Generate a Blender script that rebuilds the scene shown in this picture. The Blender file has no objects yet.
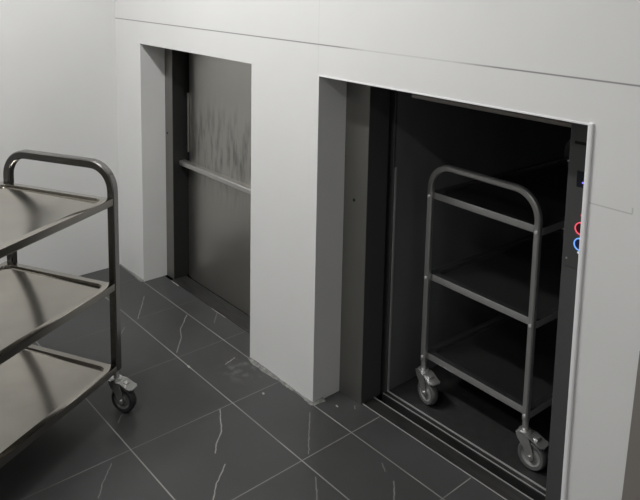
import bpy, bmesh, math, random
from mathutils import Vector, Matrix
random.seed(7)
S = bpy.context.scene
COL = S.collection
PI = math.pi

# ------------------------------------------------------------------ materials
def new_mat(name):
    m = bpy.data.materials.new(name); m.use_nodes = True
    nt = m.node_tree
    return m, nt, nt.nodes['Principled BSDF']

def plain(name, col, rough=.5, metal=0., spec=.5, noise=0., nscale=(40, 40, 40), bump=0., aniso=0.):
    m, nt, b = new_mat(name)
    b.inputs['Base Color'].default_value = (*col, 1)
    b.inputs['Roughness'].default_value = rough
    b.inputs['Metallic'].default_value = metal
    b.inputs['Specular IOR Level'].default_value = spec
    if noise or bump:
        tc = nt.nodes.new('ShaderNodeTexCoord'); mp = nt.nodes.new('ShaderNodeMapping')
        mp.inputs['Scale'].default_value = nscale
        nt.links.new(tc.outputs['Object'], mp.inputs[0])
        nz = nt.nodes.new('ShaderNodeTexNoise'); nz.inputs['Scale'].default_value = 1.; nz.inputs['Detail'].default_value = 5
        nt.links.new(mp.outputs[0], nz.inputs['Vector'])
        if noise:
            mr = nt.nodes.new('ShaderNodeMapRange'); mr.inputs['From Min'].default_value = .3; mr.inputs['From Max'].default_value = .7
            mr.inputs['To Min'].default_value = 1 - noise; mr.inputs['To Max'].default_value = 1 + noise
            nt.links.new(nz.outputs['Fac'], mr.inputs[0])
            mx = nt.nodes.new('ShaderNodeVectorMath'); mx.operation = 'SCALE'
            mx.inputs[0].default_value = col
            nt.links.new(mr.outputs[0], mx.inputs['Scale'])
            nt.links.new(mx.outputs[0], b.inputs['Base Color'])
        if bump:
            bp = nt.nodes.new('ShaderNodeBump'); bp.inputs['Strength'].default_value = bump; bp.inputs['Distance'].default_value = .002
            nt.links.new(nz.outputs['Fac'], bp.inputs['Height']); nt.links.new(bp.outputs[0], b.inputs['Normal'])
    return m

class NG:
    """small helper for building node maths"""
    def __init__(s, nt): s.nt = nt
    def inp(s, sock, v):
        if hasattr(v, 'is_output'): s.nt.links.new(v, sock)
        else: sock.default_value = v
    def m(s, op, a, b=None, clamp=False):
        n = s.nt.nodes.new('ShaderNodeMath'); n.operation = op; n.use_clamp = clamp
        s.inp(n.inputs[0], a)
        if b is not None: s.inp(n.inputs[1], b)
        return n.outputs[0]
    def v(s, op, a, b=None, scale=None):
        n = s.nt.nodes.new('ShaderNodeVectorMath'); n.operation = op
        s.inp(n.inputs[0], a)
        if b is not None: s.inp(n.inputs[1], b)
        if scale is not None: s.inp(n.inputs['Scale'], scale)
        return n.outputs['Value'] if op in ('DOT_PRODUCT', 'LENGTH', 'DISTANCE') else n.outputs['Vector']
    def mr(s, x, a, b, c, d, smooth=False):
        n = s.nt.nodes.new('ShaderNodeMapRange'); n.interpolation_type = 'SMOOTHSTEP' if smooth else 'LINEAR'
        s.inp(n.inputs['Value'], x)
        for k, val in zip(('From Min', 'From Max', 'To Min', 'To Max'), (a, b, c, d)): n.inputs[k].default_value = val
        return n.outputs['Result']
    def mix(s, f, a, b):
        n = s.nt.nodes.new('ShaderNodeMix'); n.data_type = 'RGBA'
        s.inp(n.inputs['Factor'], f); s.inp(n.inputs['A'] if False else n.inputs[6], a); s.inp(n.inputs[7], b)
        return n.outputs[2]
    def noise(s, vec, scale, detail=3., w=None):
        n = s.nt.nodes.new('ShaderNodeTexNoise'); n.inputs['Scale'].default_value = scale; n.inputs['Detail'].default_value = detail
        s.nt.links.new(vec, n.inputs['Vector'])
        return n

VEINS = [([(-2.111, -0.076), (-2.009, -0.145), (-1.919, -0.207)], .6), ([(-1.808, -0.012), (-1.756, -0.056)], 1.), ([(-1.756, -0.056), (-1.717, -0.096), (-1.638, -0.139), (-1.544, -0.214)], .7),
 ([(-1.885, -0.289), (-1.837, -0.327)], .4), ([(-1.735, 0.111), (-1.661, 0.047)], .45), ([(-1.091, -0.288), (-0.984, -0.353), (-0.94, -0.399), (-0.9, -0.432)], .9),
 ([(-0.831, -0.438), (-0.776, -0.504), (-0.723, -0.554)], .9), ([(-0.866, -0.042), (-0.696, -0.192)], .45), ([(-0.596, -0.244), (-0.518, -0.307)], .5), ([(-0.423, -0.063), (-0.366, -0.123)], .6),
 ([(-0.506, -0.031), (-0.472, -0.051)], .4), ([(-1.292, -0.583), (-1.256, -0.614)], .4), ([(-1.072, -0.723), (-0.997, -0.788), (-0.954, -0.82)], .4),
 ([(-1.425, -0.229), (-1.410, -0.231)], 1.6), ([(-1.075, -0.104), (-1.068, -0.106)], 1.2), ([(-0.835, 0.063), (-0.829, 0.062)], 1.2), ([(-0.791, 0.113), (-0.775, 0.103)], .5),
 ([(-2.189, 0.118), (-2.11, 0.117)], 1.2), ([(-1.793, 0.117), (-1.672, 0.118)], 1.), ([(-1.334, -0.105), (-1.355, -0.045)], .9)]

def floor_material():
    m, nt, b = new_mat('dark_marble_tiles'); g = NG(nt)
    tc = nt.nodes.new('ShaderNodeTexCoord'); P = tc.outputs['Object']
    sx = nt.nodes.new('ShaderNodeSeparateXYZ'); nt.links.new(P, sx.inputs[0])
    X, Y = sx.outputs[0], sx.outputs[1]
    pitch = .4110
    # joints running into the wall (constant x) and along the wall (constant y)
    dx = g.m('MULTIPLY', g.m('PINGPONG', g.m('ADD', X, 1.0954 + 10 * pitch), pitch / 2), 1.)
    Yc = g.m('MINIMUM', Y, -.06)
    dy = g.m('PINGPONG', g.m('ADD', Yc, .2298 + 10 * .4132), .4132 / 2)
    dy0 = g.m('ABSOLUTE', g.m('ADD', Y, .002))
    dyy = g.m('MINIMUM', dy, dy0)
    nz = g.noise(P, 3.1, 2.)
    var = g.mr(nz.outputs['Fac'], .35, .65, .35, 1.)
    jx = g.m('MULTIPLY', g.mr(dx, .0010, .0027, 1, 0, True), g.m('MULTIPLY', var, g.mr(X, -1.6, -.6, .22, .75)))
    jy = g.m('MULTIPLY', g.mr(dyy, .0011, .0030, 1, 0, True), g.m('MAXIMUM', var, .6))
    joint = g.m('MAXIMUM', jx, jy)
    # veins
    wob = g.noise(P, 38., 3.)
    w3 = g.v('SCALE', g.v('SUBTRACT', wob.outputs['Color'], (.5, .5, .5)), scale=.010)
    Pw = g.v('MULTIPLY', g.v('ADD', P, w3), (1, 1, 0))
    total = None
    for pts, s in VEINS:
        for a, c in zip(pts[:-1], pts[1:]):
            ba = (c[0] - a[0], c[1] - a[1], 0); L2 = ba[0] ** 2 + ba[1] ** 2
            pa = g.v('SUBTRACT', Pw, (a[0], a[1], 0))
            h = g.m('MULTIPLY', g.v('DOT_PRODUCT', pa, ba), 1 / L2, True)
            q = g.v('SCALE', ba, scale=h)
            d = g.v('DISTANCE', pa, q)
            wd = .0035 if s > 1.1 else .0020
            k = g.mr(d, wd * .35, wd * 1.5, s, 0, True)
            total = k if total is None else g.m('MAXIMUM', total, k)
    cl = g.noise(P, 2.3, 4.)
    tone = g.mr(cl.outputs['Fac'], .35, .7, .0, 1.)
    base = g.mix(tone, (.046, .046, .0455, 1), (.057, .058, .0595, 1))
    # dust smear near the pier
    dn = g.noise(P, 26., 5.)
    dd = g.v('DISTANCE', g.v('MULTIPLY', P, (1, 1, 0)), (-1.26, -.055, 0))
    dust = g.m('MULTIPLY', g.mr(dd, .02, .14, 1, 0, True), g.mr(dn.outputs['Fac'], .47, .66, 0, .55))
    base = g.mix(dust, base, (.16, .16, .15, 1))
    base = g.mix(g.m('MULTIPLY', total, .62, True), base, (.42, .41, .39, 1))
    base = g.mix(joint, base, (.29, .285, .27, 1))
    nt.links.new(base, b.inputs['Base Color'])
    nt.links.new(g.mr(cl.outputs['Fac'], .3, .7, .36, .48), b.inputs['Roughness'])
    b.inputs['Specular IOR Level'].default_value = .45
    return m

def panel_wall_material(name, seams=True):
    m, nt, b = new_mat(name); g = NG(nt)
    tc = nt.nodes.new('ShaderNodeTexCoord'); P = tc.outputs['Object']
    sx = nt.nodes.new('ShaderNodeSeparateXYZ'); nt.links.new(P, sx.inputs[0]); X, Y, Z = sx.outputs
    nz = g.noise(P, 2.2, 3.)
    base = g.mix(g.mr(nz.outputs['Fac'], .3, .7, 0, 1), (.70, .70, .695, 1), (.73, .73, .725, 1))
    if seams:
        fade = g.m('MULTIPLY', g.m('MAXIMUM', g.mr(X, -.62, -.80, 0, 1), g.mr(X, -.36, -.16, 0, 1)), 1.)
        a = g.m('MULTIPLY', g.mr(g.m('ABSOLUTE', g.m('SUBTRACT', Z, 1.3645)), .0012, .0030, .72, 0), g.m('MAXIMUM', fade, .25))
        up = g.mr(Z, 1.25, 1.26, 0, 1)
        c = g.m('MULTIPLY', g.mr(g.m('ABSOLUTE', g.m('SUBTRACT', X, -.905)), .001, .0025, .10, 0), up)
        side = g.m('MULTIPLY', g.mr(X, .125, .13, 0, 1), g.mr(X, .236, .238, 1, 0))
        d = g.m('MULTIPLY', g.mr(g.m('ABSOLUTE', g.m('SUBTRACT', Z, 1.059)), .001, .0022, .30, 0), side)
        low = g.mr(Z, 1.074, 1.076, 1, 0)
        e = g.m('MULTIPLY', g.mr(g.m('ABSOLUTE', g.m('SUBTRACT', X, .236)), .001, .0024, .3, 0), g.m('MULTIPLY', low, g.mr(Z, 1.060, 1.062, 0, 1)))
        s = g.m('MAXIMUM', g.m('MAXIMUM', a, c), g.m('MAXIMUM', d, e))
        base = g.mix(s, base, (.10, .10, .10, 1))
    nt.links.new(base, b.inputs['Base Color'])
    b.inputs['Roughness'].default_value = .42
    b.inputs['Specular IOR Level'].default_value = .4
    return m

def smeared_steel(name):
    m, nt, b = new_mat(name); g = NG(nt)
    tc = nt.nodes.new('ShaderNodeTexCoord'); P = tc.outputs['Object']
    mp = nt.nodes.new('ShaderNodeMapping'); mp.inputs['Scale'].default_value = (26, 26, 5); nt.links.new(P, mp.inputs[0])
    n1 = g.noise(mp.outputs[0], 1.6, 6.); n2 = g.noise(P, 3.0, 2.)
    sx = nt.nodes.new('ShaderNodeSeparateXYZ'); nt.links.new(P, sx.inputs[0]); X, Y, Z = sx.outputs
    band = g.m('MULTIPLY', g.mr(g.m('ABSOLUTE', g.m('SUBTRACT', Z, .74)), .02, .32, 1, 0, True), g.mr(X, -1.95, -1.78, .0, 1))
    st = g.m('MULTIPLY', g.mr(n1.outputs['Fac'], .45, .66, 0, .55), band)
    base = g.mix(g.mr(n2.outputs['Fac'], .3, .7, 0, 1), (.45, .44, .41, 1), (.48, .47, .44, 1))
    base = g.mix(st, base, (.10, .10, .095, 1))
    nt.links.new(base, b.inputs['Base Color'])
    b.inputs['Metallic'].default_value = .95
    nt.links.new(g.mr(n1.outputs['Fac'], .4, .7, .29, .34), b.inputs['Roughness'])
    return m

def emit(name, col, strength, base=(.02, .02, .02)):
    m, nt, b = new_mat(name)
    b.inputs['Base Color'].default_value = (*base, 1)
    b.inputs['Emission Color'].default_value = (*col, 1); b.inputs['Emission Strength'].default_value = strength
    b.inputs['Roughness'].default_value = .3
    return m

M = dict(
    floor=floor_material(),
    wall=panel_wall_material('white_wall_panels'),
    wallp=panel_wall_material('white_wall_plain', False),
    dim=plain('grey_room_wall', (.22, .215, .205), .7),
    wallr=plain('pale_grey_wall', (.55, .545, .535), .7),
    ceil=plain('ceiling_white', (.72, .72, .71), .8),
    shaft=plain('shaft_black', (.012, .012, .012), .8),
    frame=plain('grey_brown_steel', (.24, .237, .224), .42, .8, .5, .06, (8, 8, 2)),
    framed=plain('dark_steel', (.075, .075, .077), .42, .2, .5),
    returnm=plain('shaded_steel_return', (.026, .026, .026), .4, .2, .5),  # frame steel darkened: shade on the recessed return is in the colour
    car=plain('black_car_lining', (.15, .152, .160), .42, .0, .5, .1, (6, 6, 2)),
    carback=plain('brightened_back_lining', (.46, .465, .485), .5, .0, .4),  # same lining made paler: light for the unlit back put into the colour
    carfloor=plain('black_rubber_floor', (.030, .030, .030), .42, 0, .5, .2, (30, 30, 30), .2),
    sill=plain('sill_dark_steel', (.055, .054, .053), .4, .6, .5, .25, (9, 60, 9)),
    ridge=plain('worn_aluminium', (.38, .38, .38), .45, .2),
    door=smeared_steel('smeared_stainless'),
    lipb=plain('brown_grey_bar', (.26, .24, .225), .4, .5),
    lip=plain('lip_stainless', (.55, .54, .52), .3, .9),
    steel=plain('trolley_stainless', (.47, .455, .43), .24, 1., .5, .05, (5, 90, 5)),
    tube=plain('trolley_tube_stainless', (.20, .195, .188), .22, 1., .5),
    tube2=plain('satin_tube_stainless', (.50, .50, .495), .36, .8, .5),
    shelf2=plain('dark_shelf_stainless', (.50, .50, .50), .24, .97, .5),
    apron=plain('dull_apron_stainless', (.24, .228, .205), .30, 1., .5),
    apron2=plain('apron_stainless', (.50, .50, .495), .36, .8, .5),
    shelf=plain('shelf_stainless', (.41, .388, .348), .16, 1., .5, .09, (7, 7, 7), .06),
    zinc=plain('zinc_plate', (.62, .62, .61), .32, .85),
    boltm=plain('bright_bolt', (.75, .75, .75), .3, .5),
    rubber=plain('black_rubber', (.022, .022, .022), .55),
    grub=plain('grey_rubber', (.11, .11, .11), .5),
    hub=plain('grey_plastic_hub', (.11, .11, .11), .5),
    hubl=plain('pale_plastic_hub', (.26, .26, .26), .45),
    trim=plain('white_trim', (.78, .78, .79), .35),
    greytrim=plain('grey_edge_strip', (.22, .20, .185), .5),
    seal=plain('grey_sealant', (.19, .19, .18), .8, 0, .3, .35, (60, 60, 60), .5),
    hole=plain('keyhole_black', (.004, .004, .004), .8),
    panel=plain('control_plate', (.085, .085, .086), .35, .4),
    glass=plain('display_black', (.010, .011, .018), .15),
    lampbody=plain('lamp_body', (.7, .7, .7), .5),
    red=emit('red_ring_light', (1., .10, .16), 1.0), blue=emit('blue_ring_light', (.18, .42, 1.), 1.1),
    redcap=plain('red_button_cap', (.05, .008, .012), .35), bluecap=plain('blue_button_cap', (.010, .018, .07), .35),
    violet=emit('violet_dot', (.25, .2, 1.), 1.2), white=emit('white_dot', (.8, .9, 1.), .7),
    tubelight=emit('lamp_diffuser', (1, .99, .96), 9.0, (.8, .8, .8)),
)

# ------------------------------------------------------------------ mesh helpers
def bx(bm, x0, x1, y0, y1, z0, z1, bev=0, seg=2):
    r = bmesh.ops.create_cube(bm, size=1.)
    vs = r['verts']
    for v in vs:
        v.co = Vector(((x0 + x1) / 2 + v.co.x * (x1 - x0), (y0 + y1) / 2 + v.co.y * (y1 - y0), (z0 + z1) / 2 + v.co.z * (z1 - z0)))
    if bev:
        es = list({e for v in vs for e in v.link_edges})
        bmesh.ops.bevel(bm, geom=es, offset=bev, segments=seg, affect='EDGES', profile=.5)

def cyl(bm, c, axis, r, h, n=24, r2=None, bev=0):
    """cylinder centred at c along axis (unit Vector)"""
    q = Vector((0, 0, 1)).rotation_difference(Vector(axis)).to_matrix().to_4x4()
    rr = bmesh.ops.create_cone(bm, cap_ends=True, segments=n, radius1=r, radius2=r if r2 is None else r2, depth=h, matrix=Matrix.Translation(c) @ q)
    if bev:
        es = [e for e in {e for v in rr['verts'] for e in v.link_edges} if len(e.link_faces) == 2 and any(len(f.verts) > 4 for f in e.link_faces)]
        bmesh.ops.bevel(bm, geom=es, offset=bev, segments=2, affect='EDGES')

def lathe(bm, prof, c, axis, n=32):
    """closed profile of (radius, along) revolved round axis through c"""
    q = Vector((0, 0, 1)).rotation_difference(Vector(axis)).to_matrix()
    rings = []
    for i in range(n):
        a = 2 * PI * i / n
        rings.append([bm.verts.new(Vector(c) + q @ Vector((r * math.cos(a), r * math.sin(a), h))) for r, h in prof])
    k = len(prof)
    for i in range(n):
        A, B = rings[i], rings[(i + 1) % n]
        for j in range(k):
            bm.faces.new((A[j], B[j], B[(j + 1) % k], A[(j + 1) % k]))

def prism(bm, pts, y0, y1):
    """polygon in xz extruded along y"""
    a = [bm.verts.new((x, y0, z)) for x, z in pts]; b = [bm.verts.new((x, y1, z)) for x, z in pts]
    n = len(pts)
    bm.faces.new(a); bm.faces.new(b[::-1])
    for i in range(n): bm.faces.new((a[i], b[i], b[(i + 1) % n], a[(i + 1) % n]))

def sq_sweep(bm, path, half, bev):
    """square tube (rounded edges) swept along a path in the xz plane"""
    h, c = half, half - bev
    sec = [(c, -h), (h, -c), (h, c), (c, h), (-c, h), (-h, c), (-h, -c), (-c, -h)]
    rings = []
    for i, p in enumerate(path):
        a = path[max(i - 1, 0)]; d = path[min(i + 1, len(path) - 1)]
        t = Vector((d[0] - a[0], d[1] - a[1])).normalized(); n = Vector((-t.y, t.x))
        s = 1.
        if 0 < i < len(path) - 1:
            t1 = Vector((p[0] - a[0], p[1] - a[1])).normalized(); s = 1 / max(.5, t1.dot(t))
        rings.append([bm.verts.new((p[0] + n.x * u * s, v, p[1] + n.y * u * s)) for u, v in sec])
    for A, B in zip(rings[:-1], rings[1:]):
        for j in range(8): bm.faces.new((A[j], A[(j + 1) % 8], B[(j + 1) % 8], B[j]))
    bm.faces.new(rings[0][::-1]); bm.faces.new(rings[-1])

def obj(name, bm, mat, parent=None, smooth=False, angle=35):
    bmesh.ops.recalc_face_normals(bm, faces=bm.faces[:])
    me = bpy.data.meshes.new(name); bm.to_mesh(me); bm.free()
    me.materials.append(M[mat] if isinstance(mat, str) else mat)
    if smooth:
        for p in me.polygons: p.use_smooth = True
        me.set_sharp_from_angle(angle=math.radians(angle))
    o = bpy.data.objects.new(name, me); COL.objects.link(o)
    if parent: o.parent = parent
    return o

def tag(o, label, cat, group=None):
    o['label'] = label; o['category'] = cat
    if group: o['group'] = group
    return o

def thing(name, label, cat, loc=(0, 0, 0), rz=0, group=None):
    o = bpy.data.objects.new(name, None); COL.objects.link(o); o.empty_display_size = .1
    o.location = loc; o.rotation_euler = (0, 0, rz)
    o['kind'] = 'thing'
    return tag(o, label, cat, group)

def struct(name, bm, mat):
    o = obj(name, bm, mat); o['kind'] = 'structure'; return o

def box_obj(name, mat, parent, *dims, bev=0, **k):
    bm = bmesh.new(); bx(bm, *dims, bev); return obj(name, bm, mat, parent, **k)

# ------------------------------------------------------------------ measured place (metres)
XL, XR, YF, ZC = -2.5441, 2.1, -3.3, 3.02          # side walls, wall behind the viewer, ceiling
A0, A1, AT = -2.2647, -1.3083, 1.2526               # small opening
B0, B1, BT = -.8988, .1135, 1.2526                  # large opening
D = .1355                                           # depth of the wall

# ---- setting
def grid_wall(name, xs, zs, holes, y0, y1, mat):
    bm = bmesh.new(); V = {}
    def v(i, k, s):
        if (i, k, s) not in V: V[(i, k, s)] = bm.verts.new((xs[i], y0 if s == 0 else y1, zs[k]))
        return V[(i, k, s)]
    solid = lambda i, k: 0 <= i < len(xs) - 1 and 0 <= k < len(zs) - 1 and (i, k) not in holes
    for i in range(len(xs) - 1):
        for k in range(len(zs) - 1):
            if not solid(i, k): continue
            bm.faces.new([v(i, k, 0), v(i + 1, k, 0), v(i + 1, k + 1, 0), v(i, k + 1, 0)])
            bm.faces.new([v(i, k, 1), v(i, k + 1, 1), v(i + 1, k + 1, 1), v(i + 1, k, 1)])
            for di, dk, a, b in ((-1, 0, (i, k), (i, k + 1)), (1, 0, (i + 1, k), (i + 1, k + 1)), (0, -1, (i, k), (i + 1, k)), (0, 1, (i, k + 1), (i + 1, k + 1))):
                if not solid(i + di, k + dk):
                    bm.faces.new([v(*a, 0), v(*b, 0), v(*b, 1), v(*a, 1)])
    return struct(name, bm, mat)

grid_wall('wall_back', [XL, A0, A1, B0, B1, XR], [0, AT, ZC], {(1, 0), (3, 0)}, 0, D, 'wall')

bm = bmesh.new(); bx(bm, XL - .1, XL, YF, D, 0, ZC); struct('wall_left', bm, 'wallp')
bm = bmesh.new(); bx(bm, XR, XR + .1, YF, D, 0, ZC); struct('wall_right', bm, 'wallr')
bm = bmesh.new(); bx(bm, XL, XR, YF - .1, YF, 0, ZC); struct('wall_front', bm, 'dim')
bm = bmesh.new(); bx(bm, XL - .1, XR + .1, YF - .1, D, ZC, ZC + .1); struct('ceiling', bm, 'ceil')

# floor: tiles run a little way into both openings
bm = bmesh.new()
bx(bm, XL - .1, XR + .1, YF - .1, 0, -.12, 0)
bx(bm, A0, A1, 0, .120, -.12, 0); bx(bm, B0, B1, 0, .142, -.12, 0)
bmesh.ops.remove_doubles(bm, verts=bm.verts[:], dist=1e-5)
struct('floor', bm, 'floor')

# dark shaft behind the wall
bm = bmesh.new()
bx(bm, XL, XR, 1.82, 1.90, -.5, ZC); bx(bm, XL - .08, XL, D, 1.90, -.5, ZC); bx(bm, XR, XR + .08, D, 1.90, -.5, ZC)
bx(bm, XL, XR, .30, 1.82, -.5, -.42); bx(bm, XL, XR, D + .001, 1.82, ZC, ZC + .08); bx(bm, -1.20, -1.16, .30, 1.82, -.42, ZC)
struct('wall_shaft', bm, 'shaft')

# white corner trim round the top and side of the large opening
bm = bmesh.new()
bx(bm, B1 - .001, B1 + .0135, -.007, .012, 0, BT + .007, .004)
struct('trim_1', bm, 'trim')
bm = bmesh.new()
bx(bm, B0, B1, -.002, .010, BT - .001, BT + .004, .0008)
struct('trim_2', bm, 'trim')

# grey edge strip low on the wall beside the large opening
bm = bmesh.new()
v8 = [bm.verts.new(p) for y in (-.010, 0) for p in ((.262, y, 0), (.42, y, 0), (.42, y, .74), (.2845, y, .74))]
for f in ((0, 1, 2, 3), (7, 6, 5, 4), (0, 4, 5, 1), (1, 5, 6, 2), (2, 6, 7, 3), (3, 7, 4, 0)): bm.faces.new([v8[i] for i in f])
struct('trim_5', bm, 'greytrim')

# smeared sealant along the foot of the wall
def sealant(name, pts, seed):
    rnd = random.Random(seed); bm = bmesh.new(); rows = []
    L = sum((Vector(b) - Vector(a)).length for a, b in zip(pts[:-1], pts[1:]))
    n = int(L / .012); acc = []
    for a, b in zip(pts[:-1], pts[1:]):
        a, b = Vector(a), Vector(b); l = (b - a).length; k = max(2, int(l / .012))
        nrm = Vector(((b - a).y, -(b - a).x)).normalized()
        for i in range(k + 1): acc.append((a + (b - a) * i / k, nrm))
    w = .008
    for p, nrm in acc:
        w = min(.018, max(.003, w + rnd.uniform(-.004, .004)))
        h = .004 + .35 * w
        rows.append([bm.verts.new((p.x - nrm.x * .001, p.y - nrm.y * .001, .0)), bm.verts.new((p.x - nrm.x * .001, p.y - nrm.y * .001, h)), bm.verts.new((p.x + nrm.x * w * .5, p.y + nrm.y * w * .5, h * .55)), bm.verts.new((p.x + nrm.x * w, p.y + nrm.y * w, .0005))])
    for A, B in zip(rows[:-1], rows[1:]):
        for j in range(3): bm.faces.new((A[j], A[j + 1], B[j + 1], B[j]))
    o = struct(name, bm, 'seal')
    for p in o.data.polygons: p.use_smooth = True
sealant('trim_3', [(XL + .0, 0), (A0, 0)], 3)
sealant('trim_4', [(A1, 0), (B0, 0), (B0, .05)], 5)

# ---- small opening: closed split door and its frame
fr = thing('door_frame', 'grey steel frame lining the smaller opening with the closed door', 'door frame', (A0, D, 0), 0, 'steel lift door frames')
def local(p, dims):
    l = Vector()
    while p: l += p.location; p = p.parent
    return (dims[0] - l.x, dims[1] - l.x, dims[2] - l.y, dims[3] - l.y, dims[4] - l.z, dims[5] - l.z)
def lbox(name, mat, p, *dims, bev=0, **k): return box_obj(name, mat, p, *local(p, dims), bev=bev, **k)
jm = lbox('jamb', 'frame', fr, A0 - .06, -2.192, D + .0005, D + .003, 0, AT + .12)
lbox('jamb_return', 'returnm', fr, -2.206, -2.192, D + .0035, D + .095, 0, AT + .12, bev=.001)
bm = bmesh.new(); cyl(bm, (-2.244 - A0, -.0002 + .0005, .782), (0, 1, 0), .0052, .003, 16); obj('keyhole', bm, 'hole', jm)
lbox('jamb', 'frame', fr, -1.345, A1 + .06, D + .0005, D + .075, 0, AT + .12, bev=.0015)
lbox('lintel', 'frame', fr, -2.1915, -1.3455, D + .0005, D + .03, AT - .01, AT + .12, bev=.0015)
lbox('sill', 'sill', fr, A0 + .073, -1.3455, .1205, .2105, -.03, .002, bev=.001)

dr = thing('sliding_door', 'closed stainless split door with dark smears in the smaller opening', 'lift door', (-1.70, .212, 0))
def door_panel(x0, x1, y, z0, z1):
    bm = bmesh.new(); prof = [(x1, y + .020), (x0, y + .020)]
    for i in range(9):
        a = PI / 2 * i / 8; prof.append((x0 + .085 - .085 * math.cos(a), y + .018 - .018 * math.sin(a)))
    prof.append((x1, y))
    lo_, hi_ = [[bm.verts.new((px - dr.location.x, py - dr.location.y, z)) for px, py in prof] for z in (z0, z1)]
    bm.faces.new(lo_); bm.faces.new(hi_[::-1])
    for i in range(len(prof)): bm.faces.new((lo_[i], hi_[i], hi_[(i + 1) % len(prof)], lo_[(i + 1) % len(prof)]))
    return obj('door_panel', bm, 'door', dr, True, 40)
lo = door_panel(-2.1905, -1.349, .2125, .003, .632)
up = door_panel(-2.168, -1.349, .205, .636, 1.36)
bm = bmesh.new()
prism(bm, [(0, 0), (0, .004), (.030, .004), (.034, .0), (.034, -.018), (.030, -.022), (.027, -.018), (.027, -.003)][::1], 0, .836)
for v in bm.verts:                                   # profile (depth, height) -> runs along x
    d, l, z = v.co.x, v.co.y, v.co.z
    v.co = Vector((-2.188 + l - dr.location.x, .205 - d - dr.location.y, .638 + z))
obj('pull_lip', bm, 'lip', up)
lbox('panel_highlight', 'lip', up, -2.1525, -2.1475, .200, .2085, .69, 1.0)  # bright bar added to draw the highlight on the panel edge

# ---- large opening: frame with control panel, raised door, sill
f2 = thing('door_frame', 'grey brown steel frame lining the larger opening with the lift', 'door frame', (B0, D, 0), 0, 'steel lift door frames')
jm = lbox('jamb', 'frame', f2, B0 - .06, -.7785, D + .0005, D + .003, 0, BT + .12)
bm = bmesh.new(); cyl(bm, (-.844 - B0, 0.0, .786), (0, 1, 0), .0058, .003, 16); obj('keyhole', bm, 'hole', jm)
jr = lbox('jamb_return', 'framed', f2, -.792, -.7785, D + .0035, .240, 0, BT + .12, bev=.001)
lbox('jamb', 'framed', f2, -.008, B1 + .10, D + .0005, .243, 0, BT + .12, bev=.0015)
lbox('lintel', 'framed', f2, -.7785, -.008, D + .0005, D + .02, BT - .008, BT + .12)
sl = lbox('sill', 'sill', f2, -.7785, -.009, .1425, .211, -.03, .001)
for y in (.1435, .2070): lbox('ridge', 'ridge', sl, -.7785, -.009, y, y + .0030, .001, .0035)

rd = thing('hoist_door', 'raised lift door whose bottom bar shows under the larger lintel', 'lift door', (-.39, .215, 1.19))
lbox('door_panel', 'framed', rd, -.775, -.012, .213, .235, 1.205, 1.75, bev=.002)
lbox('edge_bar', 'lipb', rd, -.640, -.012, .198, .212, 1.192, 1.2075, bev=.003)

# control panel on the right jamb, half hidden by the wall
cp = thing('control_panel', 'slim dark lift control panel with red and blue ring buttons', 'control panel', (.05, D, 1.0))
lbox('plate', 'panel', cp, -.003, .108, D - .0018, D + .0003, .82, 1.215, bev=.0006)
ds = lbox('display', 'glass', cp, .021, .075, D - .0032, D - .0018, 1.050, 1.094)
bm = bmesh.new(); cyl(bm, (.0395 - .05, -.0036, 1.064 - 1.0), (0, 1, 0), .0028, .001, 12); obj('indicator', bm, 'violet', ds)
lbox('slot', 'hole', cp, .008, .075, D - .0024, D - .0017, 1.1665, 1.1745)
for z, ring, cap, nm in ((.937, 'red', 'redcap', 'red'), (.8925, 'blue', 'bluecap', 'blue')):
    bm = bmesh.new(); cyl(bm, (.0445 - .05, -.0035, z - 1.), (0, 1, 0), .0150, .004, 28, bev=.0008)
    b_ = obj('call_button', bm, cap, cp, True); b_['label'] = nm + ' lift call button'
    bm = bmesh.new(); lathe(bm, [(.0150, -.002), (.0178, -.002), (.0182, .0005), (.0178, .003), (.0150, .003)], (.0445 - .05, -.0042, z - 1.), (0, -1, 0), 32)
    obj('light_ring', bm, ring, b_)
for x, z, mt in ((.0425, .9735, 'red'), (.0405, .868, 'white')):
    bm = bmesh.new(); cyl(bm, (x - .05, -.0025, z - 1.), (0, 1, 0), .0032, .0015, 12); obj('indicator', bm, mt, cp)
bm = bmesh.new(); cyl(bm, (.007 - .05, -.0025, .842 - 1.), (0, 1, 0), .0028, .0015, 12); obj('screw', bm, 'zinc', cp)

# ---- lift car
CX0, CX1, CY0, CY1, CT = -.776, .098, .282, 1.66, 1.42
car = thing('lift_car', 'black goods lift car standing open behind the larger opening', 'lift', ((CX0 + CX1) / 2, CY0, 0))
lbox('car_wall', 'car', car, CX0 - .02, CX0, CY0, CY1, -.02, CT)
lbox('car_wall', 'car', car, CX1, CX1 + .02, CY0, CY1, -.02, CT)
lbox('car_wall', 'carback', car, CX0 - .02, CX1 + .02, CY1, CY1 + .02, -.02, CT)
lbox('roof', 'car', car, CX0 - .02, CX1 + .02, CY0, CY1 + .02, CT, CT + .02)
lbox('car_floor', 'carfloor', car, CX0, CX1, CY0, CY1, -.02, 0)
lbox('door_post', 'framed', car, CX0 - .05, CX0 + .0, CY0 - .012, CY0 - .0005, -.02, CT, bev=.003)
lbox('edge_highlight', 'ridge', car, CX0 - .001, CX0 + .0045, CY0 - .005, CY0 + .003, .0, .90)  # pale strip modelled as the highlight along the car's front edge
th = lbox('threshold', 'sill', car, CX0, CX1, CY0 - .032, CY0 - .0005, -.03, .001)
lbox('ridge', 'ridge', th, CX0, CX1, CY0 - .0280, CY0 - .0252, .001, .0035)
lbox('ridge', 'ridge', th, CX0, CX1, CY0 - .006, CY0 - .0012, .001, .0045)

# ------------------------------------------------------------------ service trolley
R0 = .090                     # bend radius of the arch (centre line)
SH = (.822, .507, .191); ZF = .160

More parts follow.
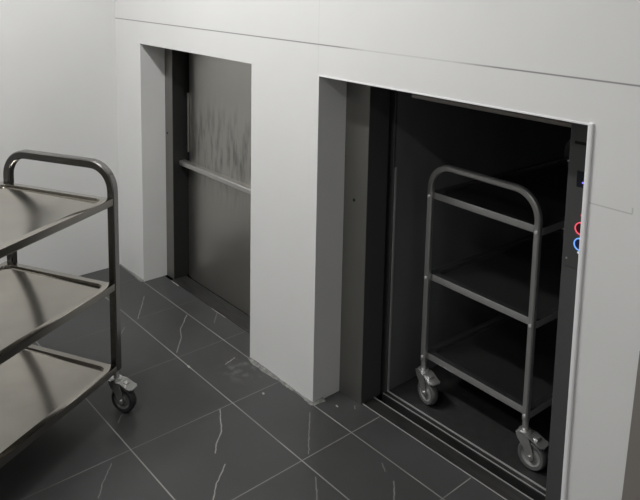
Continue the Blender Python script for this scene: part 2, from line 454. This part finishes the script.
def rrect(hx, hy, r, n=6):
    out = []
    for cx, cy, a0 in ((hx - r, hy - r, 0), (-hx + r, hy - r, 90), (-hx + r, -hy + r, 180), (hx - r, -hy + r, 270)):
        for i in range(n + 1):
            a = math.radians(a0 + 90 * i / n); out.append((cx + r * math.cos(a), cy + r * math.sin(a)))
    return out

def shelf_bm(z, TW, HT, TL):
    bm = bmesh.new()
    hx, hy = TW / 2, TL / 2 - HT
    loops = [(hx - .002, hy - .002, .004, z - .027 + .0), (hx, hy, .004, z - .025), (hx, hy, .004, z - .003), (hx - .0008, hy - .0008, .004, z - .0008), (hx - .003, hy - .003, .004, z),
             (hx - .024, hy - .024, .030, z), (hx - .0245, hy - .0245, .030, z - .001), (hx - .0250, hy - .0250, .030, z - .0105), (hx - .027, hy - .027, .028, z - .0115)]
    rings = [[bm.verts.new((x, y, zz)) for x, y in rrect(a, b, r)] for a, b, r, zz in loops]
    k = len(rings[0])
    for A, B in zip(rings[:-1], rings[1:]):
        for j in range(k): bm.faces.new((A[j], A[(j + 1) % k], B[(j + 1) % k], B[j]))
    bm.faces.new(rings[-1])
    # folded apron underneath
    inner = [(hx - .004, hy - .004, .003, z - .027), (hx - .004, hy - .004, .003, z - .0150)]
    ri = [[bm.verts.new((x, y, zz)) for x, y in rrect(a, b, r)] for a, b, r, zz in inner]
    for A, B in ((rings[0], ri[0]), (ri[0], ri[1])):
        for j in range(k): bm.faces.new((A[j], B[j], B[(j + 1) % k], A[(j + 1) % k]))
    bm.faces.new(ri[1])
    return bm

def arch_bm(y, TW, HT, ZT):
    h = TW / 2 - HT / 2; zc = ZT - HT / 2; path = [(-h, ZF)]
    for i in range(13):
        a = PI - (PI / 2) * i / 12; path.append((-h + R0 + R0 * math.cos(a), zc - R0 + R0 * math.sin(a)))
    for i in range(13):
        a = PI / 2 - (PI / 2) * i / 12; path.append((h - R0 + R0 * math.cos(a), zc - R0 + R0 * math.sin(a)))
    path.append((h, ZF))
    bm = bmesh.new(); sq_sweep(bm, path, HT / 2, .004)
    for v in bm.verts: v.co.y += y
    return bm

def make_castor(root, x, y, ang, dark):
    """castor whose wheel trails along its own +x"""
    bm = bmesh.new()
    cyl(bm, (0, 0, .145), (0, 0, 1), .0105, .045, 20)
    cyl(bm, (0, 0, .1215), (0, 0, 1), .0215, .012, 28, bev=.003)
    side = [(-.024, .118), (.020, .118), (.034, .088), (.0415, .062), (.0425, .046), (.036, .0385), (.027, .0385), (.020, .046), (.006, .074), (-.016, .098)]
    prism(bm, side, .0175, .0205); prism(bm, side, -.0205, -.0175)
    bx(bm, -.024, .021, -.0205, .0205, .114, .118, .001)
    cyl(bm, (.031, 0, .05), (0, 1, 0), .0062, .050, 16, bev=.001)
    c = obj('castor', bm, 'zinc' if not dark else 'zinc', root, True); c.location = (x, y, 0); c.rotation_euler = (0, 0, ang)
    bm = bmesh.new(); ro, ri = .050, .034
    lathe(bm, [(ri, -.013), (ro - .006, -.0145), (ro - .0015, -.010), (ro, -.003), (ro, .003), (ro - .0015, .010), (ro - .006, .0145), (ri, .013)], (.031, 0, .05), (0, 1, 0), 40)
    obj('tyre', bm, 'rubber' if dark else 'grub', c, True)
    bm = bmesh.new()
    lathe(bm, [(.004, -.011), (.012, -.014), (.016, -.0085), (.027, -.0075), (.0338, -.0128), (.0338, .0128), (.027, .0075), (.016, .0085), (.012, .014), (.004, .011)], (.031, 0, .05), (0, 1, 0), 32)
    obj('wheel_hub', bm, 'hub' if dark else 'hubl', c, True)
    bm = bmesh.new()
    prism(bm, [(.012, .120), (.030, .1195), (.060, .1065), (.078, .1035), (.0785, .1005), (.060, .1025), (.030, .1150), (.012, .1160)], -.024, .024)
    bx(bm, .036, .052, -.012, .012, .112, .119, .002)
    bmesh.ops.bevel(bm, geom=[e for e in bm.edges if abs(e.verts[0].co.x - e.verts[1].co.x) < .001 and e.verts[0].co.x > .078 and abs(e.verts[0].co.y - e.verts[1].co.y) < .001], offset=.006, segments=3, affect='EDGES')
    obj('brake_pedal', bm, 'zinc', c, True)
    return c

def make_trolley(label, loc, rz, angs, dark, shelfmat, tubemat, TW, HT, ZT, TL, dz=0):
    t = thing('service_trolley', label, 'trolley', loc, rz, 'three tier stainless service trolleys')
    ye = TL / 2 - HT / 2; SH_ = [z + dz for z in SH]
    for y in (-ye, ye): obj('arched_frame', arch_bm(y, TW, HT, ZT), tubemat, t, True, 30)
    for z in SH_:
        sh = obj('shelf', shelf_bm(z, TW, HT, TL), shelfmat, t, True, 30)
        sh.data.materials.append(M['apron' if dark else 'apron2'])          # duller folded rim
        for p in sh.data.polygons:
            if abs(p.normal.z) < .5 and max(abs(p.center.x) - TW / 2, abs(p.center.y) - TL / 2 + HT) > -.006: p.material_index = 1
    for sy in (-1, 1):
        for sx in (-1, 1):
            for z in SH_:
                bm = bmesh.new(); cyl(bm, (sx * (TW / 2 - HT / 2), sy * (TL / 2 + .001), z - .0135), (0, 1, 0), .0058, .004, 14, bev=.001)
                obj('bolt', bm, 'boltm', t, True)
    k = 0
    for sx, sy in ((-1, -1), (1, -1), (-1, 1), (1, 1)):
        make_castor(t, sx * (TW / 2 - HT / 2), sy * ye, angs[k], dark); k += 1
    return t

# trolley inside the lift: its arched end faces out of the opening
rz2 = math.radians(-2.0)
L2 = .92
c2 = Vector((-.430, .3285, 0)) + Matrix.Rotation(rz2, 3, 'Z') @ Vector((0, L2 / 2, 0))
make_trolley('stainless three tier trolley parked inside the dark lift', c2, rz2, [math.radians(-10), math.radians(6), math.radians(70), math.radians(40)], False, 'shelf2', 'tube2', .476, .0215, .942, L2)
# trolley in the room, cut by the edge of the frame
a1 = math.radians(28.0)
Dv = Vector((math.cos(a1), math.sin(a1), 0)); Ev = Vector((math.sin(a1), -math.cos(a1), 0))
W1, L1 = .504, .86
P = Vector((-1.318, -.592, 0)) + Dv * .006 - Ev * .018
c1 = P - Dv * (W1 / 2) + Ev * (L1 / 2 - .015)
make_trolley('stainless three tier trolley standing on the dark tiles before the white wall', c1, a1, [0, math.radians(20), math.radians(10), math.radians(0)], True, 'shelf', 'tube', W1, .030, .941, L1, -.008)

# ------------------------------------------------------------------ light
def ceiling_lamp(label, x, y):
    lamp = thing('ceiling_light', label, 'ceiling light', (x, y, ZC), 0, 'long ceiling lights')
    box_obj('housing', 'lampbody', lamp, -.62, .62, -.09, .09, -.05, 0, bev=.006)
    box_obj('diffuser', 'tubelight', lamp, -.60, .60, -.075, .075, -.058, -.0505)
ceiling_lamp('long white ceiling light nearer the lift wall', -1.35, -1.30)
ceiling_lamp('long white ceiling light added for fill, farther from the lift wall', .25, -2.55)  # second lamp, out of view, added for even fill
def area(name, loc, sx, sy, power, rot=(0, 0, 0), col=(1, .995, .98)):
    l = bpy.data.lights.new(name, 'AREA'); l.shape = 'RECTANGLE'; l.size = sx; l.size_y = sy; l.energy = power; l.color = col
    o = bpy.data.objects.new(name, l); COL.objects.link(o); o.location = loc; o.rotation_euler = rot
    return o
area('ceiling_lamp_light', (-1.35, -1.30, ZC - .062), 1.2, .15, 56)
area('ceiling_lamp_light', (.25, -2.55, ZC - .062), 1.2, .15, 20)  # light of the added fill lamp

w = bpy.data.worlds.new('World'); S.world = w; w.use_nodes = True
w.node_tree.nodes['Background'].inputs[0].default_value = (.5, .5, .52, 1); w.node_tree.nodes['Background'].inputs[1].default_value = .05

# ------------------------------------------------------------------ camera
cam = bpy.data.cameras.new('Camera'); co = bpy.data.objects.new('Camera', cam); COL.objects.link(co); S.camera = co
Rm = Matrix(((0.6555742747974661, -0.11602591844386395, 0.7461637598228918), (0.7548854912502821, 0.0755168933398428, -0.6514945079738731), (0.01924227958420047, 0.9903712359865652, 0.13709321502848645)))
co.matrix_world = Matrix.Translation((0.94429, -1.60499, 1.6)) @ Rm.to_4x4()
cam.sensor_fit = 'HORIZONTAL'; cam.sensor_width = 36; cam.lens = 698.39 * 36 / 640
cam.shift_y = -(250 - 73.5) / 640; cam.clip_start = .02
S.view_settings.view_transform = 'Standard'; S.view_settings.look = 'None'; S.view_settings.gamma = 1; S.view_settings.use_curve_mapping = False
S.view_settings.exposure = 0.0
